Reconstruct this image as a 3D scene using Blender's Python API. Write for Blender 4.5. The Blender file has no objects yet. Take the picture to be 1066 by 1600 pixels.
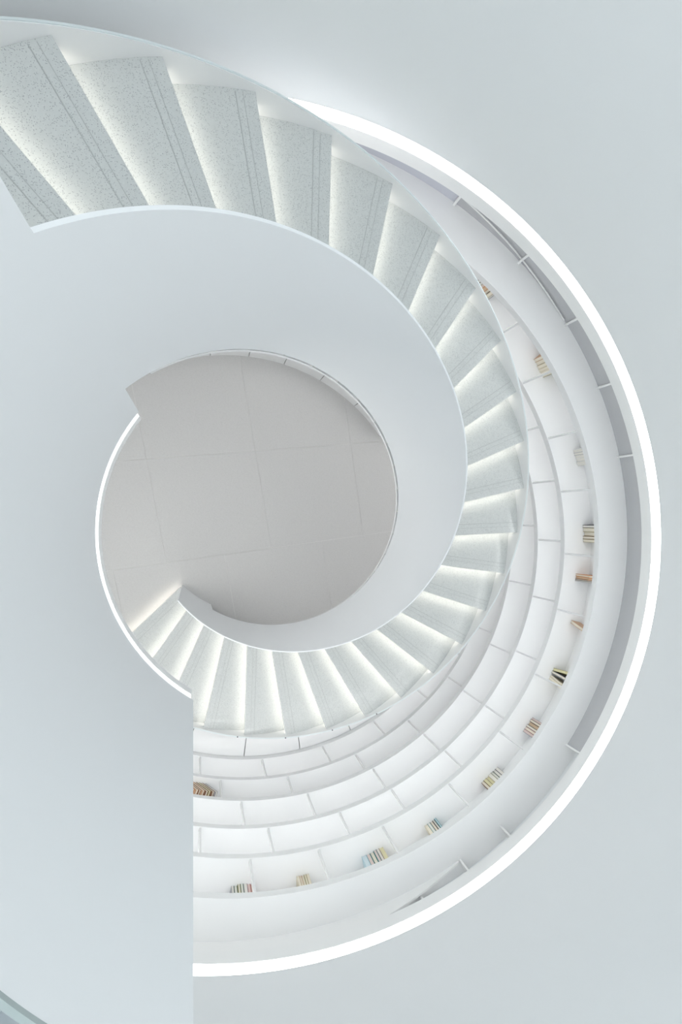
import bpy, math, random
from mathutils import Matrix, Vector
random.seed(7)
SC = bpy.context.scene
COL = SC.collection
R = math.radians

# ------------------------------------------------------------------ camera
IMG_W, IMG_H = 1066, 1600
CAM = (-0.531414, 0.129563, 6.662005)
ROWS = ((0.918099, 0.0, 0.396352), (-0.048153, -0.992593, 0.111541), (0.393416, -0.121491, -0.911298))
cd = bpy.data.cameras.new('camera'); cam = bpy.data.objects.new('camera', cd); COL.objects.link(cam)
X, Y, Z = Vector(ROWS[0]), -Vector(ROWS[1]), -Vector(ROWS[2])
cam.matrix_world = Matrix(((X.x, Y.x, Z.x, CAM[0]), (X.y, Y.y, Z.y, CAM[1]), (X.z, Y.z, Z.z, CAM[2]), (0, 0, 0, 1)))
cd.sensor_fit = 'VERTICAL'; cd.sensor_height = 36.0; cd.sensor_width = 24.0
cd.lens = 872.826 / IMG_H * 36.0
cd.shift_x = -160.17 / IMG_H; cd.shift_y = 114.11 / IMG_H
cd.clip_start = 0.05; cd.clip_end = 60
SC.camera = cam

# ------------------------------------------------------------------ sky light through the open oculus, exposure
wd = bpy.data.worlds.new('sky'); SC.world = wd; wd.use_nodes = True
bg = wd.node_tree.nodes['Background']
bg.inputs[0].default_value = (0.915, 0.97, 0.99, 1); bg.inputs[1].default_value = 2.0
SC.view_settings.view_transform = 'Standard'; SC.view_settings.look = 'None'
SC.view_settings.gamma = 1.0; SC.view_settings.use_curve_mapping = False
SC.view_settings.exposure = 0.14
ud = bpy.data.lights.new('fill_under_landing', 'AREA'); ud.shape = 'DISK'; ud.size = 1.5; ud.energy = 33.0; ud.color = (1.0, 0.985, 0.96)
uo = bpy.data.objects.new('fill_under_landing', ud); COL.objects.link(uo); uo.location = (-1.70, -0.2, 3.64)   # unseen fill light added under the landing to brighten the lower floor
LED_STEP = 9.0      # under every nosing
LED_SHELF = 6.2     # under the bookcase boards
LED_RING = 4.0      # ring around the shaft and landing edge
SC.cycles.diffuse_bounces = 6; SC.cycles.glossy_bounces = 3; SC.cycles.max_bounces = 8
SC.cycles.use_denoising = True; SC.cycles.use_adaptive_sampling = True; SC.cycles.adaptive_threshold = 0.03
SC.cycles.sample_clamp_indirect = 6.0

# ------------------------------------------------------------------ shared dimensions (metres; stair axis at the origin, floor z = 0)
TH0, DTH = 2.076665, 0.185771      # azimuth of nosing 0 and angle per step
DN = -0.08226                      # nosings run past the axis by this much
RISE = 0.16; ZTOP = 4.0            # nosing 0 height; nosing 24 is the first step
RI, RO = 0.9618, 2.1048            # inner parapet face, outer end of treads
WC = (0.2007, -0.1829)             # axis of the surrounding drum
RW, RB = 2.4812, 2.80              # bookcase front and back
RING = 2.50

# ------------------------------------------------------------------ materials
def mat(name, col, rough=0.5, metal=0.0, spec=0.5, emit=None, estr=0.0, coat=0.0):
    m = bpy.data.materials.new(name); m.use_nodes = True
    b = m.node_tree.nodes['Principled BSDF']
    b.inputs['Base Color'].default_value = (*col, 1); b.inputs['Roughness'].default_value = rough
    b.inputs['Metallic'].default_value = metal; b.inputs['Specular IOR Level'].default_value = spec
    b.inputs['Coat Weight'].default_value = coat
    if emit:
        b.inputs['Emission Color'].default_value = (*emit, 1); b.inputs['Emission Strength'].default_value = estr
    return m

def plaster(name, col, rough):
    m = mat(name, col, rough)
    nt = m.node_tree; b = nt.nodes['Principled BSDF']
    tc = nt.nodes.new('ShaderNodeTexCoord'); n = nt.nodes.new('ShaderNodeTexNoise'); n.inputs['Scale'].default_value = 1.3
    n.inputs['Detail'].default_value = 3
    mx = nt.nodes.new('ShaderNodeMixRGB'); mx.inputs[1].default_value = (*[c * 0.985 for c in col], 1); mx.inputs[2].default_value = (*col, 1)
    nt.links.new(tc.outputs['Object'], n.inputs['Vector']); nt.links.new(n.outputs['Fac'], mx.inputs[0])
    nt.links.new(mx.outputs[0], b.inputs['Base Color'])
    return m

def terrazzo(name, base, light, dark, rough, scale, thr, coat=0.0):
    m = mat(name, base, rough, coat=coat); nt = m.node_tree; b = nt.nodes['Principled BSDF']
    tc = nt.nodes.new('ShaderNodeTexCoord')
    def chips(sc, t, seed):
        v = nt.nodes.new('ShaderNodeTexVoronoi'); v.inputs['Scale'].default_value = sc
        mp = nt.nodes.new('ShaderNodeMapping'); mp.inputs['Location'].default_value = (seed, seed * 2, seed * 3)
        nt.links.new(tc.outputs['Object'], mp.inputs['Vector']); nt.links.new(mp.outputs[0], v.inputs['Vector'])
        sep = nt.nodes.new('ShaderNodeSeparateColor'); nt.links.new(v.outputs['Color'], sep.inputs[0])
        g = nt.nodes.new('ShaderNodeMath'); g.operation = 'GREATER_THAN'; g.inputs[1].default_value = t
        nt.links.new(sep.outputs[0], g.inputs[0])
        d = nt.nodes.new('ShaderNodeMath'); d.operation = 'LESS_THAN'; d.inputs[1].default_value = 0.42
        nt.links.new(v.outputs['Distance'], d.inputs[0])
        k = nt.nodes.new('ShaderNodeMath'); k.operation = 'MULTIPLY'
        nt.links.new(g.outputs[0], k.inputs[0]); nt.links.new(d.outputs[0], k.inputs[1])
        return k
    n = nt.nodes.new('ShaderNodeTexNoise'); n.inputs['Scale'].default_value = 60; n.inputs['Detail'].default_value = 4
    nt.links.new(tc.outputs['Object'], n.inputs['Vector'])
    m0 = nt.nodes.new('ShaderNodeMixRGB'); m0.inputs[1].default_value = (*[c * .94 for c in base], 1); m0.inputs[2].default_value = (*[min(1, c * 1.05) for c in base], 1)
    nt.links.new(n.outputs['Fac'], m0.inputs[0])
    m1 = nt.nodes.new('ShaderNodeMixRGB'); m1.inputs[2].default_value = (*dark, 1)
    nt.links.new(chips(scale, thr, 1.0).outputs[0], m1.inputs[0]); nt.links.new(m0.outputs[0], m1.inputs[1])
    m2 = nt.nodes.new('ShaderNodeMixRGB'); m2.inputs[2].default_value = (*light, 1)
    nt.links.new(chips(scale * 1.4, .93, 5.3).outputs[0], m2.inputs[0]); nt.links.new(m1.outputs[0], m2.inputs[1])
    nt.links.new(m2.outputs[0], b.inputs['Base Color'])
    return m

M = {
 'wall': plaster('wall_plaster', (0.80, 0.82, 0.83), 0.55),
 'parapet': plaster('parapet_paint', (0.80, 0.82, 0.835), 0.40),
 'white': plaster('white_lacquer', (0.86, 0.865, 0.87), 0.25),
 'shelf': plaster('shelf_lacquer', (0.86, 0.868, 0.872), 0.22),
 'trim': mat('trim_white', (0.86, 0.865, 0.86), 0.35),
 'cap': mat('stringer_cap', (0.72, 0.78, 0.79), 0.3),
 'tread': terrazzo('tread_terrazzo', (0.61, 0.628, 0.62), (0.69, 0.705, 0.695), (0.35, 0.365, 0.375), 0.20, 260, 0.78, coat=0.35),
 'tile': terrazzo('floor_terrazzo', (0.565, 0.558, 0.55), (0.60, 0.595, 0.585), (0.50, 0.495, 0.49), 0.5, 160, 0.82),
 'landing': terrazzo('landing_stone', (0.50, 0.57, 0.62), (0.54, 0.61, 0.66), (0.42, 0.48, 0.52), 0.35, 120, 0.85),
 'grout': mat('tile_joint', (0.72, 0.71, 0.69), 0.7),
 'pcap': mat('parapet_cap', (0.36, 0.42, 0.42), 0.4),
 'grip': mat('grip_strip', (0.43, 0.445, 0.44), 0.6),
 'riser': plaster('riser_white', (0.80, 0.80, 0.78), 0.45),
 'led_step': mat('led_step', (1, 1, 1), 0.5, emit=(1.0, 0.95, 0.86), estr=LED_STEP),
 'led_shelf': mat('led_shelf', (1, 1, 1), 0.5, emit=(1.0, 0.995, 0.985), estr=LED_SHELF),
 'led_landing': mat('led_landing', (1, 1, 1), 0.5, emit=(1.0, 1.0, 1.0), estr=0.9),
 'fill_header': mat('fill_header', (1, 1, 1), 0.5, emit=(1.0, 0.995, 0.985), estr=LED_SHELF * 0.55),
 'led_ring': mat('led_ring', (1, 1, 1), 0.5, emit=(1.0, 1.0, 1.0), estr=LED_RING),
 'fill_soft': mat('fill_soft', (1, 1, 1), 0.5, emit=(1.0, 0.995, 0.985), estr=LED_SHELF * 0.65),
 'steel': mat('polished_steel', (0.80, 0.80, 0.80), 0.18, metal=1.0),
 'bolt': mat('dark_bolt', (0.10, 0.10, 0.11), 0.4, metal=0.6),
 'pane': mat('smoked_pane', (0.56, 0.565, 0.58), 0.22, metal=0.35),
 'pane_sky_reflection': mat('pale_pane', (0.60, 0.615, 0.68), 0.2, metal=0.1),  # sky reflection put into the colour of these panes
 'page': mat('book_page', (0.80, 0.75, 0.64), 0.8),
}

# ------------------------------------------------------------------ mesh helpers
def link(name, me, m, parent=None, smooth=None):
    o = bpy.data.objects.new(name, me); COL.objects.link(o)
    if m is not None: me.materials.append(m)
    if smooth:
        me.polygons.foreach_set('use_smooth', [True] * len(me.polygons)); me.set_sharp_from_angle(angle=R(smooth))
    if parent: o.parent = parent
    return o

def mesh(name, v, f):
    me = bpy.data.meshes.new(name); me.from_pydata([tuple(p) for p in v], [], f); me.validate(); me.update(); return me

def sections(name, secs, m, parent=None, closed=False, smooth=35):
    """solid swept through a list of cross-sections (equal point counts)"""
    n = len(secs[0]); v = [p for s in secs for p in s]; f = []
    N = len(secs)
    for i in range(N if closed else N - 1):
        j = (i + 1) % N
        for k in range(n):
            l = (k + 1) % n
            f.append((i * n + k, i * n + l, j * n + l, j * n + k))
    if not closed:
        f.append(tuple(range(n - 1, -1, -1))); f.append(tuple((N - 1) * n + k for k in range(n)))
    me = mesh(name, v, f)
    import bmesh
    bm = bmesh.new(); bm.from_mesh(me); bmesh.ops.recalc_face_normals(bm, faces=bm.faces); bm.to_mesh(me); bm.free()
    return link(name, me, m, parent, smooth)

def arc(name, r0, r1, z0, z1, a0, a1, m, parent=None, c=(0, 0), step=1.0, smooth=35):
    """curved solid between two radii; z0, z1 are numbers or functions of the azimuth in degrees"""
    full = abs(a1 - a0) >= 359.99
    n = max(2, int(math.ceil(abs(a1 - a0) / step)))
    fz0 = z0 if callable(z0) else (lambda a: z0); fz1 = z1 if callable(z1) else (lambda a: z1)
    fr0 = r0 if callable(r0) else (lambda a: r0); fr1 = r1 if callable(r1) else (lambda a: r1)
    secs = []
    for i in range(n if full else n + 1):
        a = a0 + (a1 - a0) * i / n; ca, sa = math.cos(R(a)), math.sin(R(a))
        p = lambda r, z: (c[0] + r * ca, c[1] + r * sa, z)
        secs.append([p(fr0(a), fz0(a)), p(fr1(a), fz0(a)), p(fr1(a), fz1(a)), p(fr0(a), fz1(a))])
    return sections(name, secs, m, parent, full, smooth)

def boxmesh(name, lo, hi):
    x0, y0, z0 = lo; x1, y1, z1 = hi
    v = [(x0, y0, z0), (x1, y0, z0), (x1, y1, z0), (x0, y1, z0), (x0, y0, z1), (x1, y0, z1), (x1, y1, z1), (x0, y1, z1)]
    return v, [(0, 3, 2, 1), (4, 5, 6, 7), (0, 1, 5, 4), (1, 2, 6, 5), (2, 3, 7, 6), (3, 0, 4, 7)]

def join(name, boxes):
    v, f = [], []
    for lo, hi in boxes:
        bv, bf = boxmesh('', lo, hi); o = len(v); v += bv; f += [tuple(i + o for i in q) for q in bf]
    return mesh(name, v, f)

def empty(name, loc=(0, 0, 0)):
    o = bpy.data.objects.new(name, None); COL.objects.link(o); o.location = loc; o.empty_display_size = 0.1; return o

def tag(o, label=None, cat=None, group=None, kind=None):
    for k, v in (('label', label), ('category', cat), ('group', group), ('kind', kind)):
        if v: o[k] = v
    return o

def N(k, r, z):
    """point of the stair plan: step coordinate k (smaller is higher up), radius r"""
    t = TH0 - k * DTH; s = math.sqrt(r * r - DN * DN)
    return (s * math.cos(t) - DN * math.sin(t), s * math.sin(t) + DN * math.cos(t), z)
def naz(k, r): p = N(k, r, 0); return math.degrees(math.atan2(p[1], p[0]))
def zn(k): return ZTOP - RISE * k
def wall_dist(a, rad):
    """distance from the stair axis to the drum circle in azimuth a (degrees)"""
    u = (math.cos(R(a)), math.sin(R(a))); b = u[0] * WC[0] + u[1] * WC[1]
    return b + math.sqrt(b * b - (WC[0] ** 2 + WC[1] ** 2 - rad * rad))

# ------------------------------------------------------------------ setting: floor of square tiles
ROT = R(7.0); T = 1.09; G = 0.003
fl = arc('floor', 0.01, 3.0, -0.12, -0.004, -180, 180, M['grout'], c=WC, step=3)
tag(fl, 'pale grey stone floor at the foot of the stairwell', 'floor', kind='structure')
cr, sr = math.cos(ROT), math.sin(ROT)
tv, tf = boxmesh('', (-T / 2 + G / 2, -T / 2 + G / 2, -0.02), (T / 2 - G / 2, T / 2 - G / 2, 0.0))
tme = mesh('tile', tv, tf); tme.materials.append(M['tile'])
for iy in range(-4, 5):
    for ix in range(-4, 5):
        off = 0.0 if iy >= 0 else 0.58
        lx = (ix + 0.5) * T - 0.93 * cr + off + 0.74 * sr * 0 + 0.0; ly = (iy + 0.5) * T - 0.25
        x, y = lx * cr - ly * sr, lx * sr + ly * cr
        if math.hypot(x - WC[0], y - WC[1]) > 3.1: continue
        o = bpy.data.objects.new('tile', tme); COL.objects.link(o); o.location = (x, y, 0); o.rotation_euler = (0, 0, ROT); o.parent = fl

# drum walls
wl = arc('wall_lower', 2.93, 3.03, -0.1, 3.30, -180, 180, M['wall'], c=WC, step=1.5)
tag(wl, 'plain white curved wall behind the bookcase', 'wall', kind='structure')
wu = arc('wall_upper', RING, RING + 0.12, 3.385, 8.0, -180, 180, M['wall'], c=WC, step=1.0)
tag(wu, 'tall pale grey curved wall of the round shaft above the ring light', 'wall', kind='structure')
hd = arc('trim_1', RING + 0.004, 3.03, 3.175, 3.29, -180, 180, M['trim'], c=WC, step=1.0)
tag(hd, 'narrow off-white curved header under the ring light', 'trim', kind='structure')
ce = arc('ceiling', 2.15, RING + 0.12, 8.0, 8.1, -180, 180, M['wall'], c=WC, step=3)
tag(ce, 'white ceiling rim around the round skylight', 'ceiling', kind='structure')
rl = empty('ring_light', (WC[0], WC[1], 3.29))
tag(rl, 'glowing white ring light running around the shaft above the bookcase', 'light')
arc('diffuser', RING, RING + 0.03, 0.0, 0.095, -180, 180, M['led_ring'], rl, step=1.0)
arc('housing', RING + 0.03, RING + 0.12, 0.0, 0.095, -180, 180, M['trim'], rl, step=2.0)

# landing at the top of the stair: slab, parapet and light strip
A_L0, A_L1 = 142.2, 230.5
ld = arc('floor_landing', RI + 0.03, lambda a: wall_dist(a, RING - 0.006), 3.66, 4.32, A_L0, A_L1, M['landing'], step=1.0)
tag(ld, 'blue-grey stone landing floor at the head of the stair', 'floor', kind='structure')
A_E0, A_E1 = 230.9, 232.5      # end of the parapet at its foot and at its top
def parapet_section(t):
    a0 = A_L0 + (A_E0 - A_L0) * t; a1 = A_L0 + (A_E1 - A_L0) * t
    p = lambda r, a, z: (r * math.cos(R(a)), r * math.sin(R(a)), z)
    return [p(RI, a0, 3.79), p(RI + 0.008, a0, 3.79), p(RI + 0.008, a1, 5.79), p(RI, a1, 5.79)]
pl = sections('wall_landing', [parapet_section(i / 110) for i in range(111)], M['parapet'])
arc('cap', RI - 0.001, RI + 0.010, 5.79, 5.80, A_L0, A_E1, M['pcap'], pl, step=0.8)
tag(pl, 'tall smooth white curved parapet around the landing', 'wall', kind='structure')
def return_quad(a, z):
    ca, sa = math.cos(R(a)), math.sin(R(a)); w = wall_dist(a, RING - 0.006)
    return [(r_ * ca + s_ * sa, r_ * sa - s_ * ca, z) for r_, s_ in ((RI + 0.031, 0), (w, 0), (w, 0.03), (RI + 0.031, 0.03))]
sections('parapet_return', [return_quad(A_E0 - 0.1, 3.66), return_quad(A_E1 - 0.1, 5.79)], M['parapet'], pl, smooth=None)
ls = empty('landing_strip_light', (0, 0, 3.65))
tag(ls, 'white light strip along the lower edge of the landing parapet', 'light')
arc('diffuser', RI - 0.002, RI + 0.028, 0.085, 0.14, A_L0 + .6, A_L1 - .4, M['led_landing'], ls, step=0.8)
arc('housing', RI - 0.004, RI + 0.028, 0.0, 0.085, A_L0 + .6, A_L1 - .4, M['trim'], ls, step=0.8)

# ------------------------------------------------------------------ the staircase
st = empty('spiral_staircase')
tag(st, 'white spiral staircase with speckled terrazzo treads lit from under each nosing', 'staircase')
K0, K1 = -1, 24
ri_t, ro_t = RI + 0.022, RO + 0.004
def plan(k0, k1, r0, r1, z, n=5):
    lo = [N(k0 + (k1 - k0) * i / n, r1, z) for i in range(n + 1)]
    hi = [N(k1 + (k0 - k1) * i / n, r0, z) for i in range(n + 1)]
    return lo + hi
def slab(name, k0, k1, r0, r1, z0, z1, m, parent, n=5):
    return sections(name, [plan(k0, k1, r0, r1, z0, n), plan(k0, k1, r0, r1, z1, n)], m, parent, smooth=None)
def strip(name, k, d0, d1, r0, r1, z0, z1, m, parent):
    """straight bar parallel to nosing k, between distances d0 and d1 behind it"""
    t = TH0 - k * DTH; e = Vector((math.cos(t), math.sin(t))); b = Vector((-math.sin(t), math.cos(t)))
    def q(r, d):
        dd = DN + d; s = math.sqrt(max(r * r - dd * dd, 0.01)); p = e * s + b * dd; return (p.x, p.y)
    pts = [q(r0, d0), q(r1, d0), q(r1, d1), q(r0, d1)]
    return sections(name, [[(x, y, z0) for x, y in pts], [(x, y, z1) for x, y in pts]], m, parent, smooth=None)
for k in range(K0 - 1, K1 + 1):
    z = zn(k)
    t = slab('tread', k - 1.19 if k > K0 - 1 else k - 0.165, k, ri_t, ro_t, z - 0.035, z, M['tread'], st)
    if k > K0 - 1:
        strip('grip_strip', k, 0.057, 0.0595, ri_t + .01, ro_t - .01, z - 0.002, z + 0.0008, M['grip'], t)
        strip('grip_strip', k, 0.090, 0.094, ri_t + .01, ro_t - .01, z - 0.002, z + 0.0008, M['grip'], t)
    strip('glow_lip', k, 0.0, 0.010, ri_t, ro_t, z - 0.062, z - 0.035, M['tread'], t)  # lip added to keep the strip's glow narrow on the tread below
    strip('riser', k, 0.046, 0.060, ri_t, ro_t, z - RISE, z - 0.035, M['riser'], st)
    strip('led_strip', k, 0.028, 0.040, ri_t + .02, ro_t - .02, z - 0.043, z - 0.0345, M['led_step'], st)

def k_of(a, r):
    """step coordinate of azimuth a (degrees) at radius r, a measured continuously from -145 to 150"""
    off = math.degrees(math.asin(DN / r)); return (math.degrees(TH0) + off - a) / math.degrees(DTH)
def pitch(a, r): return zn(k_of(a, r))
A_S0 = -141.0
arc('inner_parapet', RI, RI + 0.010, lambda a: 0.0 if a < -118.8 else max(0.0, pitch(a, RI) - 0.143),
    lambda a: pitch(a, RI) + 1.077, A_S0, A_L0, M['parapet'], st, step=0.8)
A_O0 = naz(24.6, RO)
if A_O0 > 0: A_O0 -= 360
os_ = arc('outer_stringer', RO + 0.004, RO + 0.018, lambda a: max(0.0, pitch(a, RO) - 0.30), lambda a: pitch(a, RO) + 0.045, A_O0, 139.5, M['white'], st, step=0.8)
arc('stringer_cap', RO + 0.007, RO + 0.015, lambda a: pitch(a, RO) + 0.045, lambda a: pitch(a, RO) + 0.051, A_O0, 139.5, M['cap'], st, step=0.8)
for i in range(5):
    a = -110.2 + i * 12.2
    p = (math.cos(R(a)) * (RO + 0.011), math.sin(R(a)) * (RO + 0.011), pitch(a, RO) + 0.045)
    s = [[(p[0] + 0.006 * math.cos(j * math.pi / 4), p[1] + 0.006 * math.sin(j * math.pi / 4), p[2] + h) for j in range(8)] for h in (0, 0.012)]
    sections('bolt', s, M['bolt'], st, smooth=None)
# curved soffit closing the stair from below
sv = [[N(k, ri_t, zn(k) - 0.24), N(k, ro_t, zn(k) - 0.24), N(k, ro_t, zn(k) - 0.27), N(k, ri_t, zn(k) - 0.27)] for k in [-1.9 + 0.25 * i for i in range(0, 100)]]
sections('soffit', sv, M['white'], st)

# low curved bench under the stair: white panels with open joints
bn = empty('curved_bench', (0, 0, 0))
tag(bn, 'low white curved bench of butted panels standing on the floor below the stair', 'bench')
edges = [36, 50, 64.5, 77.5, 89, 101, 113, 125]
for a0, a1 in zip(edges[:-1], edges[1:]):
    arc('panel', 1.86, 2.0, 0.0, 0.42, a0 + 0.12, a1 - 0.12, M['white'], bn, step=2)

# ------------------------------------------------------------------ curved bookcase
bc = empty('curved_bookcase', (WC[0], WC[1], 0))
tag(bc, 'white curved bookcase lining the round shaft beside the staircase', 'bookcase')
B0, B1 = -129.0, 100.0
TOPS = {'A': 2.681, 'B': 2.169, 'C': 1.699, 'D': 1.168, 'E': 0.693, 'F': 0.152}
for n, z in TOPS.items():
    arc('shelf_board', RW, RB + 0.02, z - (0.066 if n != 'F' else 0.15), z, B0, B1, M['shelf'], bc, step=1.0)
arc('back_panel', RB + 0.0, RB + 0.02, 0.152, 2.615, B0, B1, M['shelf'], bc, step=1.5)
for i in range(7):
    arc('plinth_panel', 2.20, RW - 0.002, 0.0, 0.06, B0 + i * 14.8 + 0.1, B0 + (i + 1) * 14.8 - 0.1, M['shelf'], bc, step=1.0)
DIV = {('A', 'B'): [-116, -101.5, -88.8, -75.6, -59.5, -43.9, -29.0, -13.6, -1.0, 12.7, 24.5, 37.1, 47.8, 61, 75, 88],
       ('B', 'C'): [-124, -110.3, -97.1, -82.1, -69.9, -55.0, -40.9, -25.9, -12.0, 1.7, 15.2, 27.3, 41, 55, 69, 83],
       ('C', 'D'): [-116, -101.6, -87.0, -70.7, -55.7, -40.8, -26.9, -9.5, 5, 19, 33, 47, 61, 75, 89],
       ('D', 'E'): [-120, -105.7, -90.0, -72.3, -56, -40, -24, -8, 8, 24, 40, 56, 72, 88],
       ('E', 'F'): [-125, -110.3, -94.9, -78.7, -63, -48, -33, -18, -3, 12, 27, 42, 57, 72, 87]}
for (u, l), azs in DIV.items():
    z0, z1 = TOPS[l], TOPS[u] - 0.066
    v, f = boxmesh('', (RW + 0.006, -0.008, z0), (RW + 0.036, 0.008, z1)); me = mesh('divider', v, f); me.materials.append(M['shelf'])
    for a in azs:
        o = bpy.data.objects.new('divider', me); COL.objects.link(o); o.parent = bc; o.rotation_euler = (0, 0, R(a))
for n in 'ABCDE':
    z = TOPS[n] - 0.066
    arc('led_strip', RW + 0.05, RW + 0.075, z - 0.008, z + 0.001, B0 + 1, B1 - 1, M['fill_soft' if n == 'D' else 'led_shelf'], bc, step=4.0)  # the softer strip under board D is fill added to lift that row

arc('led_strip', RING + 0.06, RING + 0.09, 3.167, 3.1755, B0 + 1, B1 - 1, M['fill_header'], bc, step=4.0)  # unseen fill strip added under the header to brighten the sill

# clerestory band in the top row of the bookcase
wi = empty('window_1', (WC[0], WC[1], 0))
tag(wi, 'dark curved glazed band with white mullions above the top shelf', 'window', kind='structure')
mul = [67.4, 54.4, 42.0, 30.1, 17.4]
seq = [100] + [82.0] + mul + [4.5, -8.5, -21.5, -38.0]
for a1, a0 in zip(seq[:-1], seq[1:]):
    arc('pane', RB - 0.005, RB + 0.02, 2.681, 3.175, a0, a1, M['pane_sky_reflection'] if a0 > 67 else M['pane'], wi, step=1.0)
for a in mul:
    v, f = boxmesh('', (RB - 0.03, -0.008, 2.681), (RB - 0.005, 0.008, 3.175)); o = link('mullion', mesh('mullion', v, f), M['trim'], wi); o.rotation_euler = (0, 0, R(a))
# recess beyond the glazing: white fins, sloping panel, back panel
for a, r0 in ((-38.2, 2.78), (-57.0, 2.79), (-66.0, 2.80), (-74.5, 2.84)):
    v, f = boxmesh('', (r0, -0.008, 2.681), (2.93, 0.008, 2.92)); o = link('fin', mesh('fin', v, f), M['trim'], bc); o.rotation_euler = (0, 0, R(a))
arc('recess_sill', RB + 0.02, 2.93, 2.60, 2.681, -88, -38, M['shelf'], bc, step=1.5)
arc('sloping_panel', RB, RB + 0.018, 2.681, lambda a: 2.69 + 0.19 * max(0.0, (-66 - a) / 21.0), -87, -66.4, M['trim'], bc, step=1.0)
arc('upper_back_panel', RB, RB + 0.018, 2.681, 3.175, B0, -87, M['trim'], bc, step=1.0)

# thin white tube standing in for the gleam that slants across the glazing
gleam_tube = []
for i in range(25):
    a = 67.3 - i * (24.6 / 24); zz = 2.692 + 0.10 * max(0.0, (a - 42.7) / 24.6) ** 1.3
    ca, sa = math.cos(R(a)), math.sin(R(a))
    gleam_tube.append([(ca * (2.784 + 0.006 * math.cos(j * math.pi / 4)), sa * (2.784 + 0.006 * math.cos(j * math.pi / 4)), zz + 0.006 * math.sin(j * math.pi / 4)) for j in range(8)])
sections('gleam_tube', gleam_tube, M['trim'], wi, smooth=60)

# ------------------------------------------------------------------ books
COLS = {'teal': (0.10, 0.34, 0.38), 'dark green': (0.07, 0.16, 0.11), 'black': (0.05, 0.05, 0.055), 'brown': (0.20, 0.10, 0.06),
        'cream': (0.70, 0.64, 0.50), 'white': (0.80, 0.80, 0.78), 'red': (0.42, 0.10, 0.09), 'orange': (0.62, 0.28, 0.12),
        'pale blue': (0.50, 0.66, 0.72), 'olive': (0.33, 0.29, 0.13), 'grey': (0.36, 0.36, 0.38), 'pink': (0.66, 0.42, 0.42), 'tan': (0.55, 0.35, 0.22)}
CM = {k: mat('cover_' + k.replace(' ', '_'), c, 0.5) for k, c in COLS.items()}
PG = {'p': M['page'], 'w': mat('book_page_white', (0.80, 0.78, 0.72), 0.8), 'y': mat('book_page_yellow', (0.72, 0.68, 0.44), 0.8),
      't': mat('book_page_tan', (0.66, 0.50, 0.34), 0.8), 'b': mat('book_page_bluish', (0.62, 0.72, 0.76), 0.8), 'k': mat('book_page_pink', (0.74, 0.60, 0.56), 0.8)}
def book(az, rf, z, th, dep, h, cover, page, label, group, lean=0.0):
    """book on a shelf with its fore-edge to the shaft and its spine to the wall; x runs against the azimuth"""
    c = 0.0028
    me = join('book', [((0, 0, 0), (c, dep, h)), ((th - c, 0, 0), (th, dep, h)), ((c, dep - c, 0), (th - c, dep, h))])
    o = link('book', me, CM[cover]); tag(o, label, 'book', group)
    pm = join('page_block', [((c, 0.004, 0.003), (th - c, dep - c, h - 0.004))]); link('page_block', pm, PG[page], o)
    zz = z + (th * math.sin(R(lean)) if lean > 0 else 0.0)
    u = (math.cos(R(az)), math.sin(R(az)))
    loc = Matrix.Translation((WC[0] + rf * u[0], WC[1] + rf * u[1], zz))
    # local +y radial outward, +x towards smaller azimuth
    rot = Matrix(((u[1], u[0], 0, 0), (-u[0], u[1], 0, 0), (0, 0, 1, 0), (0, 0, 0, 1)))
    o.matrix_world = loc @ rot @ Matrix.Rotation(R(lean), 4, 'Y')
    return o
ORD = ['first', 'second', 'third', 'fourth', 'fifth', 'sixth', 'seventh', 'eighth', 'ninth', 'tenth', 'eleventh', 'twelfth', 'thirteenth']
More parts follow.
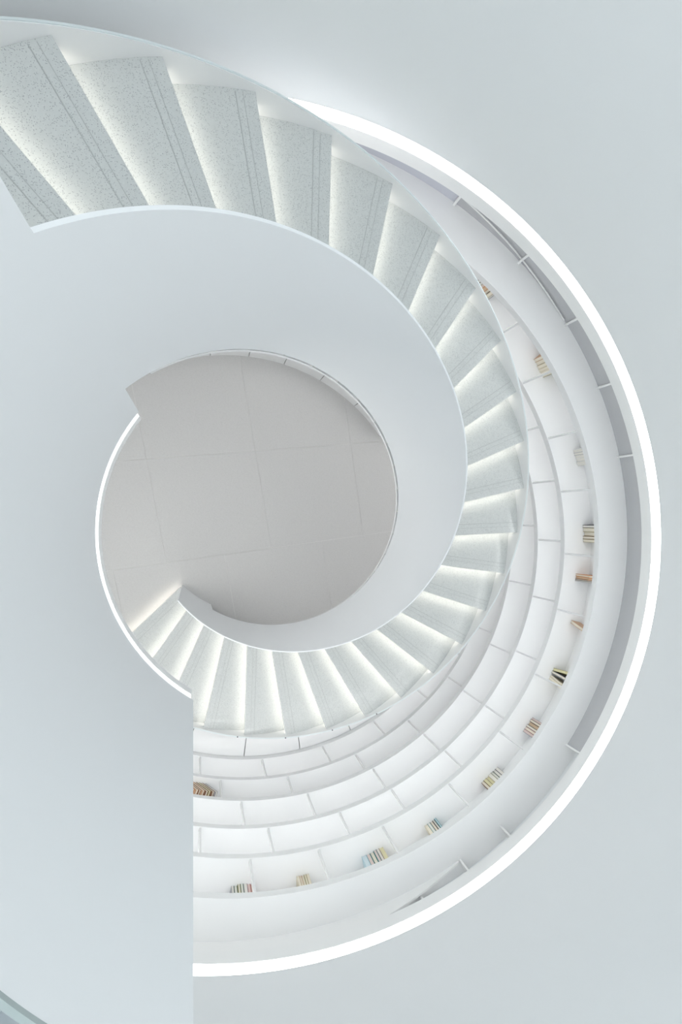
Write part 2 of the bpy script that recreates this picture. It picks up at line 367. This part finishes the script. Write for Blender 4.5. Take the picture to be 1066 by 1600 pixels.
CL = [  # from the landing parapet along the shelf: start azimuth (larger), front radius, [(thickness, cover, page, lean)]
 (-100.4, 2.70, [(.018, 'brown', 'k', 0), (.026, 'red', 'k', 0), ('d',), (.030, 'grey', 'w', 0), (.024, 'dark green', 'w', 0), (.020, 'olive', 'w', 0), (.026, 'dark green', 'w', 0), (.022, 'grey', 'w', 0)]),
 (-90.8, 2.69, [(.022, 'cream', 'p', 0), (.020, 'olive', 'p', 0), (.018, 'cream', 'p', 0), (.020, 'tan', 'p', 0), (.022, 'cream', 'p', 0)]),
 (-76.7, 2.68, [(.036, 'cream', 'y', 0), (.028, 'brown', 'w', 0), (.026, 'teal', 'k', 0), (.034, 'dark green', 'p', 0), (.034, 'teal', 'k', 0), (.042, 'pale blue', 'b', 0)]),
 (-65.3, 2.70, [(.018, 'teal', 'b', 0), (.022, 'black', 'w', 0), (.026, 'brown', 'p', 0), (.028, 'teal', 'w', 0), (.030, 'cream', 'p', 0)]),
 (-49.5, 2.72, [(.032, 'grey', 'w', 0), (.030, 'black', 'w', 0), (.026, 'dark green', 'w', 0), (.036, 'cream', 'w', 0), (.028, 'cream', 'y', 0), (.034, 'olive', 'y', 0), (.030, 'brown', 'p', 0)]),
 (-37.2, 2.70, [(.022, 'grey', 'k', 0), (.026, 'brown', 'p', 0), (.036, 'black', 't', 0), (.024, 'grey', 'p', 0), (.030, 'red', 'p', 0), (.028, 'grey', 'k', 0)]),
 (-26.0, 2.65, [(.030, 'olive', 'y', -5), (.024, 'grey', 'p', 3), ('g', .016), (.022, 'cream', 'p', 10), (.026, 'cream', 'p', 10)]),
 (-15.2, 2.68, [(.030, 'tan', 'p', 13)]),
 (-5.3, 2.64, [(.022, 'orange', 'p', 0), (.022, 'orange', 't', 0), (.014, 'brown', 'p', 0), (.014, 'grey', 'w', 0)]),
 (4.9, 2.70, [(.026, 'black', 'w', 0), (.040, 'olive', 'p', 0), (.040, 'olive', 'p', 0), (.030, 'brown', 'p', 0), (.030, 'olive', 'p', 0)]),
 (20.2, 2.72, [(.026, 'white', 'w', 0), (.028, 'grey', 'w', 0), (.030, 'white', 'w', 0), (.032, 'white', 'w', 0), (.024, 'white', 'w', 0), (.018, 'white', 'w', 0)]),
 (39.4, 2.70, [(.032, 'tan', 'p', 0), (.034, 'cream', 'p', 0), (.032, 'cream', 'p', 0), ('d',), (.028, 'cream', 'p', 0), (.030, 'cream', 'p', 0), (.026, 'olive', 'p', 0)]),
 (57.3, 2.70, [(.022, 'white', 'w', 0), (.026, 'black', 'w', 0), (.024, 'grey', 'w', 0), (.022, 'cream', 'k', 0), (.034, 'orange', 't', 0), (.028, 'black', 'p', 0), (.030, 'cream', 'p', 0), (.018, 'grey', 'w', 0)]),
]
for ci, (a, rf, bl) in enumerate(CL):
    grp = 'books in the %s cluster along the upper shelf' % ORD[ci]
    nth = len([b for b in bl if isinstance(b[0], float)])
    for b in bl:
        if b[0] == 'd':
            continue
        if b[0] == 'g': a -= math.degrees(b[1] / rf); continue
        th, cv, pg, ln = b
        h = random.uniform(.19, .225); dep = RB - 0.008 - rf + random.uniform(-.012, 0)
        rff = rf + random.uniform(-.008, .008)
        nth -= 1
        lab = ('leaning ' if ln else '') + '%s-covered book, %s in the %s book cluster counted from the landing parapet' % (cv, ORD[nth], ORD[ci])
        book(a, rff, TOPS['B'] + 0.0005, th - 0.0015, min(dep, RB - 0.006 - rff), h, cv, pg, lab, grp, ln)
        a -= math.degrees(th / rf)
grp = 'books leaning in the lower shelf corner'
LEAN = 36.0; hb = 0.20
a = -106.1 - math.degrees(hb * math.sin(R(LEAN)) / 2.54)
for j, (th, cv, pg) in enumerate([(.024, 'grey', 'w'), (.026, 'brown', 'p'), (.024, 'olive', 'p'), (.026, 'brown', 'p'), (.026, 'tan', 'p'), (.024, 'brown', 'p'), (.028, 'tan', 'p'), (.030, 'orange', 'p')]):
    book(a, 2.54, TOPS['E'] + 0.0005, th - 0.0015, 0.17, hb - 0.004 * (j % 3), cv, pg, '%s-covered leaning book, %s from the divider on the lower shelf' % (cv, ORD[j]), grp, -LEAN)
    a -= math.degrees(th / math.cos(R(LEAN)) / 2.54)
